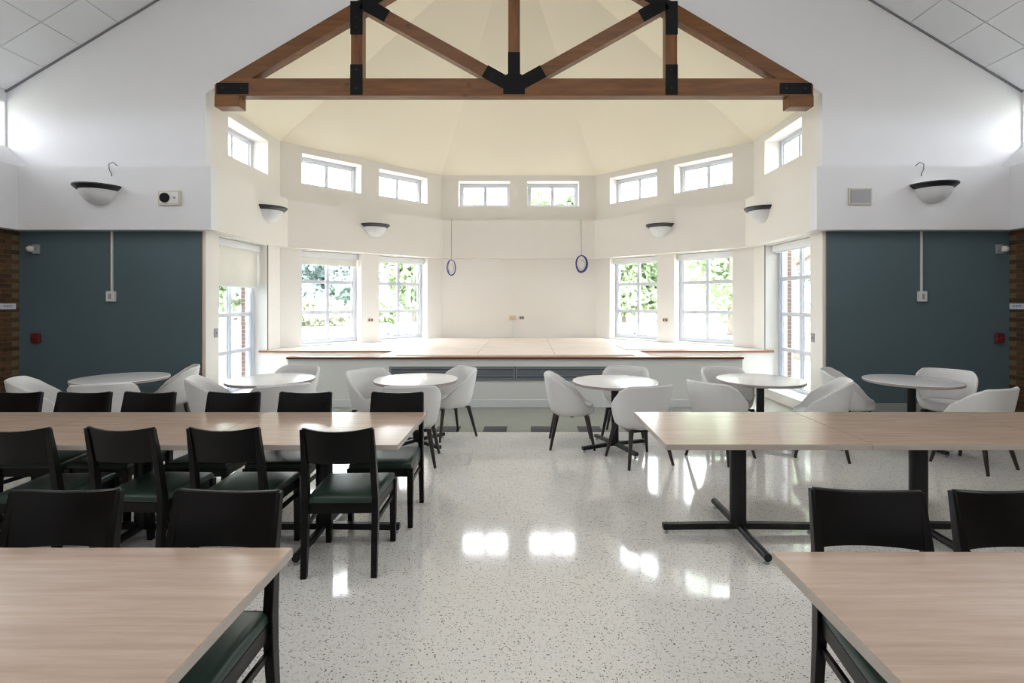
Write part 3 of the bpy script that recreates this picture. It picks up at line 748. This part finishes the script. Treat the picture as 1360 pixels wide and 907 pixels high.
tabs = [(-.62 - .635, YM, 'wood laminate table at the aisle end of the left middle row'),
        (-1.89 - .635, YM, 'second wood laminate table from the aisle in the left middle row'),
        (-3.16 - .635, YM, 'third wood laminate table from the aisle in the left middle row, cut by the frame'),
        (1.02 + .635, YM + .005, 'bare wood laminate table at the aisle end of the right middle row'),
        (2.29 + .635, YM + .005, 'second bare wood laminate table from the aisle in the right middle row'),
        (3.56 + .635, YM + .005, 'third bare wood laminate table in the right middle row, cut by the frame'),
        (-.67 - .635, YFRONT, 'wood laminate table in the left foreground nearest the camera'),
        (1.025 + .635, YFRONT - .03, 'wood laminate table in the right foreground nearest the camera')]
for x, y, lb in tabs: place(tp, used, (x, y, 0), 0, lb); used = True

# ------------------------------------------------------------------ black dining chairs (front is +y)
def make_black_chair():
    t = thing('dining_chair', 'x', 'chair', group='black wooden chairs with green seats')
    # cushion
    n = 10; bz = MB(); vs = []; fs = []
    def outline(k, ins):
        wf, wr, yf, yr = .225 - ins, .205 - ins, .235 - ins, -.205 + ins
        return [(-wr, yr), (wr, yr), (wf, yf), (-wf, yf)]
    rings = [(0.0, .428), (0.0, .452), (.010, .464), (.035, .472), (.10, .476)]
    for ins, z in rings:
        vs += [(x, y, z) for x, y in outline(0, ins)]
    for i in range(len(rings) - 1):
        for k in range(4): fs.append((i * 4 + k, i * 4 + (k + 1) % 4, (i + 1) * 4 + (k + 1) % 4, (i + 1) * 4 + k))
    fs.append(tuple(range(4 * (len(rings) - 1), 4 * len(rings)))); fs.append((3, 2, 1, 0))
    bz.add(vs, fs).build('seat', 'green_vinyl', t, auto=50)
    # rails
    fr = MB()
    fr.beam((-.19, -.195, .395), (.19, -.195, .395), .022, .06).build('rear_rail', 'black_wood', t, bevel=.002)
    MB().beam((-.195, .215, .395), (.195, .215, .395), .022, .06).build('front_rail', 'black_wood', t, bevel=.002)
    for s_ in (-1, 1):
        MB().beam((s_ * .196, -.19, .395), (s_ * .213, .21, .395), .022, .062).build('side_rail', 'black_wood', t, bevel=.002)
        MB().beam((s_ * .198, -.20, .30), (s_ * .213, .21, .315), .016, .028).build('side_stretcher', 'black_wood', t, bevel=.002)
        # front leg tapers
        a, c = .017, .022
        x, y = s_ * .215, .222
        MB().hexa([(x - a, y - a, 0), (x + a, y - a, 0), (x + a, y + a, 0), (x - a, y + a, 0), (x - c, y - c, .427), (x + c, y - c, .427), (x + c, y + c, .427), (x - c, y + c, .427)]).build('front_leg', 'black_wood', t, bevel=.003)
        # rear leg and back post: one bent piece
        b = MB(); prof = [(-.235, 0, .017, .017), (-.205, .33, .019, .022), (-.202, .46, .019, .024), (-.232, .68, .017, .02), (-.272, .885, .012, .014)]
        vs = []; fs = []
        for y, z, hx, hy in prof:
            xx = s_ * (.205 - .005 * (z > .6)); vs += [(xx - hx, y - hy, z), (xx + hx, y - hy, z), (xx + hx, y + hy, z), (xx - hx, y + hy, z)]
        for i in range(len(prof) - 1):
            for k in range(4): fs.append((i * 4 + k, i * 4 + (k + 1) % 4, (i + 1) * 4 + (k + 1) % 4, (i + 1) * 4 + k))
        fs += [(3, 2, 1, 0), tuple(range(len(vs) - 4, len(vs)))]
        b.add(vs, fs).build('rear_leg', 'black_wood', t, bevel=.003)
    # curved back panel
    b = MB(); N = 12; vs = []; fs = []
    for i in range(N + 1):
        u = i / N * 2 - 1; x = u * .203; dip = (1 - u * u) * .032
        for z, yy in ((.678, -.234), (.79, -.254), (.894 - .020 * (1 - u * u), -.275)):
            vs += [(x, yy - dip - .002, z), (x, yy - dip + .020, z)]
    for i in range(N):
        o = i * 6; p = o + 6
        fs += [(o, p, p + 2, o + 2), (o + 2, p + 2, p + 4, o + 4), (o + 3, p + 3, p + 1, o + 1), (o + 5, p + 5, p + 3, o + 3), (o + 4, p + 4, p + 5, o + 5), (o + 1, p + 1, p, o)]
    e = N * 6
    fs += [(0, 2, 3, 1), (2, 4, 5, 3), (e + 1, e + 3, e + 2, e), (e + 3, e + 5, e + 4, e + 2)]
    b.add(vs, fs).build('backrest', 'black_wood', t, bevel=.004, auto=45)
    return t
bp_ = make_black_chair(); used = False
YNR = 3.255; YFR = 3.915
blk = [(-.948, YNR, 2, 'black chair on the near side of the left middle table, nearest the aisle'),
       (-1.612, YNR + .02, 0, 'black chair on the near side of the left middle row, second from the aisle'),
       (-2.205, YNR + .02, -3, 'black chair on the near side of the left middle row, third from the aisle'),
       (-2.845, YNR - .0, 3, 'black chair on the near side of the left middle row, fourth from the aisle'),
       (-.885, YFR, 180, 'black chair facing the camera behind the left middle table, nearest the aisle'),
       (-1.635, YFR, 180, 'black chair facing the camera behind the left middle row, second from the aisle'),
       (-2.22, YFR, 180, 'black chair facing the camera behind the left middle row, third from the aisle'),
       (-2.915, YFR, 178, 'black chair facing the camera behind the left middle row, fourth from the aisle'),
       (-3.43, YFR, 182, 'black chair facing the camera behind the left middle row, fifth from the aisle'),
       (-4.0, YFR, 180, 'black chair facing the camera behind the left middle row, at the frame edge'),
       (-1.015, 1.74, 178, 'black chair with green seat at the left foreground table, beside the aisle'),
       (-1.635, 1.745, 182, 'black chair at the left foreground table, at the frame edge'),
       (1.475, 1.745, 175, 'black chair with green seat at the right foreground table, beside the aisle'),
       (2.035, 1.735, 180, 'black chair at the right foreground table, cut by the frame edge')]
for x, y, rz, lb in blk: place(bp_, used, (x, y, 0), R(rz), lb); used = True

# ------------------------------------------------------------------ round tables
def make_round():
    t = thing('round_table', 'x', 'table', group='round white tables')
    MB().lathe([(.001, TH - .034), (.455, TH - .034), (.465, TH - .028), (.468, TH - .006)], 64).build('edge_band', 'round_edge', t, auto=30)
    MB().lathe([(.468, TH - .006), (.466, TH - .001), (.460, TH), (.001, TH)], 64).build('tabletop', 'white_laminate', t, auto=30)
    MB().lathe([(.042, .06), (.042, TH - .05), (.08, TH - .05), (.08, TH - .034)], 20).build('column', 'black_metal', t, auto=40)
    for k in range(4):
        a = k * math.pi / 2; c, s = math.cos(a), math.sin(a)
        MB().beam((c * .0, s * .0, .058), (c * .41, s * .41, .045), .048, .038).build('base_arm', 'black_metal', t, bevel=.006)
        MB().lathe([(.014, 0), (.016, .008), (.008, .012), (.008, .03)], 10, (c * .385, s * .385, 0)).build('glide', 'plastic_grey', t)
    return t
rp = make_round(); used = False
rounds = [(-4.51, 5.92, 15, 'round white table at the far left against the teal wall'),
          (-2.73, 5.81, 30, 'round white table second from the left, in front of the tall left window'),
          (-1.08, 5.81, 50, 'round white table just left of the aisle in front of the stage grille'),
          (1.15, 5.67, 23, 'round white table just right of the aisle with its cross base in full view'),
          (2.81, 5.78, 40, 'round white table second from the right, in front of the tall right window'),
          (4.48, 5.73, 10, 'round white table at the far right against the teal wall')]
for x, y, rz, lb in rounds: place(rp, used, (x, y, 0), R(rz), lb); used = True

# ------------------------------------------------------------------ white tub chairs (front is +y)
def make_tub():
    t = thing('tub_chair', 'x', 'chair', group='white tub chairs around the round tables')
    N = 56; M = 9
    def sup(a, hx, hyb, hyf, e):
        c, s = math.cos(a), math.sin(a); e = min(e, 2.25) if s > 0 else e
        return (math.copysign(abs(c) ** (2 / e), c) * hx, math.copysign(abs(s) ** (2 / e), s) * (hyf if s > 0 else hyb))
    def rim_z(y):
        pts = [(-.31, .797), (-.25, .792), (-.17, .748), (-.05, .668), (.05, .605), (.12, .535), (.17, .482), (.22, .456), (.40, .448)]
        for (a, za), (b, zb) in zip(pts[:-1], pts[1:]):
            if y <= b:
                k = max(0, (y - a) / (b - a)); k = k * k * (3 - 2 * k) * .4 + k * .6; return za + (zb - za) * k
        return pts[-1][1]
    outer = []; inner = []
    for i in range(N):
        a = 2 * math.pi * i / N
        bx, by = sup(a, .225, .215, .235, 2.6)
        tx, ty = sup(a, .308, .312, .262, 2.9)
        zr = rim_z(ty)
        hfrac = (zr - .362) / (.797 - .362)
        # narrower toward the bottom; the flare follows height
        colo = []; coli = []
        for j in range(M + 1):
            k = j / M; z = .362 + (zr - .362) * k; g = (z - .362) / (.797 - .362)
            fl_ = g ** .62
            x = bx + (tx - bx) * fl_; y = by + (ty - by) * fl_
            r_ = 1 - .10 * math.exp(-k * (zr - .362) / .022)      # rounded underside
            colo.append((x * r_, y * r_, z))
            th = .028
            L = math.hypot(x, y); coli.append((x * (1 - th / L), y * (1 - th / L), z))
        outer.append(colo); inner.append(coli)
    vs = []; fs = []
    cols = M + 1
    for i in range(N): vs += outer[i]
    for i in range(N):
        for j in range(M):
            a, b = i * cols + j, ((i + 1) % N) * cols + j
            fs.append((a, b, b + 1, a + 1))
    o2 = len(vs)
    # rim and inside
    J0 = 2
    for i in range(N):
        ox, oy, oz = outer[i][M]; ix, iy, iz = inner[i][M]
        vs.append(((ox + ix) / 2, (oy + iy) / 2, oz + .010)); vs += [inner[i][j] for j in range(M, J0 - 1, -1)]
    c2 = M - J0 + 2
    for i in range(N):
        i2 = (i + 1) % N
        fs.append((i * cols + M, i2 * cols + M, o2 + i2 * c2, o2 + i * c2))
        for j in range(c2 - 1):
            a, b = o2 + i * c2 + j, o2 + i2 * c2 + j
            fs.append((a, b, b + 1, a + 1))
    fs.append(tuple(i * cols for i in range(N - 1, -1, -1)))
    sh = MB(); sh.add(vs, fs); sh.build('shell', 'white_shell', t, auto=60)
    ring = [((outer[i % N][M][0] + inner[i % N][M][0]) / 2, (outer[i % N][M][1] + inner[i % N][M][1]) / 2, outer[i % N][M][2] + .008) for i in range(N + 1)]
    MB().tube(ring, .008, 6, cap=False).build('piping', 'white_cushion', t, smooth=True)
    # cushion
    vs = []; fs = []; rings = [(1.0, .385), (1.0, .435), (.97, .452), (.85, .462), (.5, .466)]
    for k, z in rings:
        for i in range(32):
            a = 2 * math.pi * i / 32; x, y = sup(a, .222, .205, .255, 3.0); vs.append((x * k, (y - .0) * k, z))
    for j in range(len(rings) - 1):
        for i in range(32): fs.append((j * 32 + i, j * 32 + (i + 1) % 32, (j + 1) * 32 + (i + 1) % 32, (j + 1) * 32 + i))
    fs.append(tuple(range((len(rings) - 1) * 32, len(rings) * 32)))
    MB().add(vs, fs).build('seat_cushion', 'white_cushion', t, auto=50)
    MB().box(-.17, .17, -.02, .02, .343, .364).box(-.02, .02, -.17, .17, .3432, .3638).box(-.185, .185, .15, .18, .339, .363).box(-.185, .185, -.18, -.15, .339, .363).build('base_frame', 'black_metal', t, bevel=.003)
    for sx in (-1, 1):
        for sy in (-1, 1):
            MB().tube([(sx * .247, sy * .243, 0), (sx * .178, sy * .168, .362)], [.0135, .026], 10).build('leg', 'dark_leg', t, auto=50)
    return t
wp = make_tub(); used = False
tubs = [(-5.07, 5.59, -60, 'white tub chair at the far left, left of the leftmost round table'),
        (-4.21, 5.35, 26, 'white tub chair with its back to the camera at the leftmost round table'),
        (-4.29, 6.42, 120, 'white tub chair behind the leftmost round table, beside the teal wall corner'),
        (-3.20, 5.61, -67, 'white tub chair left of the second round table, seen from its open side'),
        (-2.37, 5.28, 33, 'white tub chair turned away at the second round table from the left'),
        (-2.72, 6.28, 174, 'white tub chair facing the camera behind the second round table from the left'),
        (-1.60, 6.02, -131, 'white tub chair left of the round table that is just left of the aisle'),
        (-.99, 5.22, 5, 'white tub chair turned away, between the black aisle chair and the left aisle round table'),
        (-.77, 6.24, 124.8, 'white tub chair with legs in view, right of the left aisle round table'),
        (.68, 5.83, -92, 'white tub chair on the aisle side of the right aisle round table, seen in profile'),
        (1.315, 5.235, 18, 'white tub chair with its back to the camera at the right aisle round table'),
        (1.36, 6.20, 163, 'white tub chair facing the camera behind the right aisle round table'),
        (2.20, 5.37, -53, 'white tub chair in front and left of the second round table from the right'),
        (2.62, 6.16, -172, 'white tub chair facing the camera behind the second round table from the right'),
        (3.29, 5.46, 66, 'white tub chair right of the second round table from the right, facing left'),
        (4.02, 6.09, -127, 'white tub chair left of the rightmost round table, beside the bay corner'),
        (5.07, 6.00, 135, 'white tub chair behind the rightmost round table, facing left'),
        (4.60, 5.08, 22, 'white tub chair with its back to the camera at the rightmost round table')]
for x, y, rz, lb in tubs: place(wp, used, (x, y, 0), R(rz), lb); used = True

# ------------------------------------------------------------------ outdoors
gr = struct(MB().box(-150, 150, -60, 160, -.35, -.15).build('ground', 'lawn'))
for s_, lb in ((-1, 'left'), (1, 'right')):
    x0, x1 = sorted((s_ * (W + .39), s_ * (W + .47)))
    p = MB().box(x0, x1, 8.93, 9.15, -.2, 3.4).build('brick_pier', 'brick_outside'); tag(p, 'red brick pier outside the tall %s bay window' % lb, 'pier')

def leaf_cloud(name, m, parent, blobs, n, size, seed):
    g = np.random.default_rng(seed); w = np.array([b[3] * b[4] * b[5] for b in blobs]) ** .67; w /= w.sum()
    idx = g.choice(len(blobs), n, p=w); B = np.array(blobs)[idx]
    d = g.normal(size=(n, 3)); d /= np.linalg.norm(d, axis=1)[:, None]; rad = g.uniform(.35, 1, n) ** .6
    c = B[:, :3] + d * rad[:, None] * B[:, 3:6]
    nrm = g.normal(size=(n, 3)) + d * .8 + np.array([0, 0, .6]); nrm /= np.linalg.norm(nrm, axis=1)[:, None]
    a = np.cross(nrm, g.normal(size=(n, 3))); a /= np.linalg.norm(a, axis=1)[:, None]; bb = np.cross(nrm, a)
    s = size * g.uniform(.6, 1.3, n)[:, None]
    v = np.stack([c - a * s, c - bb * s * .6, c + a * s, c + bb * s * .6], 1).reshape(-1, 3)
    me = bpy.data.meshes.new(name); me.vertices.add(4 * n); me.vertices.foreach_set('co', v.ravel())
    me.loops.add(4 * n); me.loops.foreach_set('vertex_index', np.arange(4 * n)); me.polygons.add(n)
    me.polygons.foreach_set('loop_start', np.arange(0, 4 * n, 4)); me.polygons.foreach_set('loop_total', np.full(n, 4)); me.update()
    me.materials.append(MAT[m]); o = bpy.data.objects.new(name, me); COL.objects.link(o); o.parent = parent
    return o
def tree(x, y, h, r, m, label, seed, n=6500, size=.30, lean=0, base=.06, tr_=.2):
    g = random.Random(seed); t = thing('tree', label, 'tree', (x, y, -.15), 0, 'trees beyond the lawn')
    top_ = Vector((lean, 0, h * .62))
    MB().tube([(0, 0, 0), (lean * .3, 0, h * .25), tuple(top_)], [tr_, tr_ * .75, tr_ * .35], 8).build('trunk', 'bark', t, smooth=True)
    for k in range(5):
        an = g.uniform(0, 6.28); z0 = h * g.uniform(.28, .5); f = z0 / (h * .62)
        MB().tube([(lean * f, 0, z0), (lean * f + math.cos(an) * r * .4, math.sin(an) * r * .4, z0 + h * .12), (lean * f + math.cos(an) * r * .75, math.sin(an) * r * .75, z0 + h * .2)], [tr_ * .4, tr_ * .28, tr_ * .1], 6).build('branch', 'bark', t, smooth=True)
    blobs = [(lean, 0, h * (.5 + base * .4), r * .8, r * .8, h * (.5 - base * .5))]
    for k in range(9):
        an = g.uniform(0, 6.28); q = g.uniform(.4, .75) * r
        blobs.append((lean + math.cos(an) * q, math.sin(an) * q, h * g.uniform(base + .08, .85), r * g.uniform(.32, .5), r * g.uniform(.32, .5), h * g.uniform(.10, .17)))
    leaf_cloud('foliage', m, t, blobs, n, size, seed)
    return t
names = ['left edge of the', 'pane of the tall left window and the']
far = [(-33, 44, 10, 4.2, 'leaf_blue_green', 'blue-green tree far beyond the lawn, seen through the tall left window'),
       (-26.5, 47, 11, 4.4, 'leaf_green', 'tall green tree beyond the lawn, at the left edge of the left slanted windows'),
       (-20.5, 43, 9.5, 4.0, 'leaf_blue_green', 'blue-green tree seen in the left slanted wall, left panes of the nearer window'),
       (-15.8, 46, 10.5, 4.0, 'leaf_blue_green', 'blue-green tree seen in the left slanted wall, right panes of the nearer window'),
       (-9.6, 45, 9.5, 3.1, 'leaf_green', 'yellow-green tree seen through the window beside the back wall on the left'),
       (-4.2, 48, 12.5, 3.8, 'leaf_green', 'tall thin-leaved tree seen in the left clerestory window of the back wall'),
       (3.0, 47, 12.5, 4.0, 'leaf_green', 'tall thin-leaved tree seen in the right clerestory window of the back wall'),
       (8.6, 44, 9.5, 3.5, 'leaf_green', 'green tree seen through the window beside the back wall on the right'),
       (12.6, 47, 9.5, 3.4, 'leaf_blue_green', 'blue-green tree seen behind the pier between the right slanted windows'),
       (22.5, 46, 10.5, 4.2, 'leaf_blue_green', 'blue-green tree beyond the lawn at the right edge of the right slanted windows'),
       (29.5, 44, 10.0, 4.2, 'leaf_green', 'green tree far beyond the lawn, seen through the tall right window')]
for i, (x, y, h, r, m, lb) in enumerate(far): tree(x, y, h, r, m, lb, 20 + i)
tree(11.0, 27, 8.5, 4.0, 'leaf_green', 'bright green nearer tree filling the right slanted wall window nearer the camera', 51, 6000, .2)
tree(8.6, 15.6, 9.0, 3.6, 'leaf_green', 'near tree with a leaning trunk outside the tall right window', 52, 2600, .17, lean=-.9, base=.36, tr_=.26)
for i, (x, y, r, h, lb) in enumerate(((-18.4, 36, 1.8, 2.0, 'pale low shrub on the lawn, left panes of the left slanted window nearer the camera'),
                                      (-14.6, 36.5, 2.2, 2.4, 'pale wide shrub on the lawn, right panes of the left slanted window nearer the camera'),
                                      (-10.6, 37, 1.6, 2.2, 'green shrub on the lawn through the window beside the back wall on the left'))):
    t = thing('shrub', lb, 'shrub', (x, y, -.15), 0, 'shrubs on the lawn')
    leaf_cloud('foliage', 'leaf_pale' if i < 2 else 'leaf_green', t, [(0, 0, h * .45, r, r * .8, h * .5), (r * .5, 0, h * .4, r * .6, r * .6, h * .4), (-r * .5, .2, h * .4, r * .6, r * .6, h * .4)], 900, .22, 70 + i)
    for k in range(3): MB().tube([(0, 0, 0), ((k - 1) * r * .3, 0, h * .5)], [.05, .02], 6).build('stem', 'bark', t)
# small garden tractor on the lawn, left
t = thing('garden_tractor', 'small pale blue garden tractor on the lawn outside the left bay windows', 'tractor', (-6.0, 24.0, -.15), R(8))
def wheel(r, w, x, y, p, m2):
    e = MB().lathe([(r * .62, -w / 2), (r * .95, -w / 2), (r, -w * .3), (r, w * .3), (r * .95, w / 2), (r * .62, w / 2), (r * .62, -w / 2)], 22).build('tyre', 'rubber', p, auto=40)
    e.rotation_euler = (R(90), 0, 0); e.location = (x, y, r)
    hbm = MB().lathe([(.001, -w * .3), (r * .62, -w * .3), (r * .62, w * .3), (.001, w * .3)], 18).build('wheel_hub', m2, e, auto=40)
for y in (-.35, .35):
    wheel(.30, .2, .45, y, t, 'plastic_white'); wheel(.24, .14, -.50, y, t, 'cart_blue')
MB().prism([(-.75, .28), (.1, .28), (.1, .62), (-.30, .78), (-.72, .70)], -.25, .25).build('hood', 'cart_blue', t, bevel=.03)
MB().box(.05, .75, -.28, .28, .30, .46).build('rear_deck', 'cart_grey', t, bevel=.02)
MB().prism([(.25, .46), (.65, .46), (.72, .85), (.62, .86), (.55, .58), (.25, .56)], -.2, .2).build('seat', 'cart_grey', t, bevel=.02)
MB().tube([(0, 0, .6), (.15, 0, .88)], .02, 8).build('steering_column', 'rubber', t)
MB().lathe([(.13, -.012), (.155, 0), (.13, .012), (.13, -.012)], 18, (.16, 0, .89)).build('steering_wheel', 'rubber', t, smooth=True)
MB().box(.75, 1.6, -.03, .03, .32, .36).build('tow_bar', 'cart_grey', t)
# small open trailer on the lawn, right
t = thing('utility_trailer', 'pale open utility trailer on the lawn outside the right bay windows', 'trailer', (5.6, 24.5, -.15), R(-6))
MB().box(-.6, .6, -.4, .4, .30, .36).build('trailer_bed', 'cart_grey', t)
for x0, x1, y0, y1 in ((-.6, .6, -.4, -.37), (-.6, .6, .37, .4), (-.6, -.57, -.37, .37), (.57, .6, -.37, .37)):
    MB().box(x0, x1, y0, y1, .36, .72).build('side_panel', 'plastic_white', t)
for y in (-.48, .48): wheel(.24, .14, .0, y, t, 'plastic_white')
MB().beam((.6, 0, .32), (1.25, 0, .30), .05, .05).build('drawbar', 'rubber', t)
MB().tube([(1.2, 0, .0), (1.2, 0, .45)], .02, 8).build('jack_post', 'rubber', t)
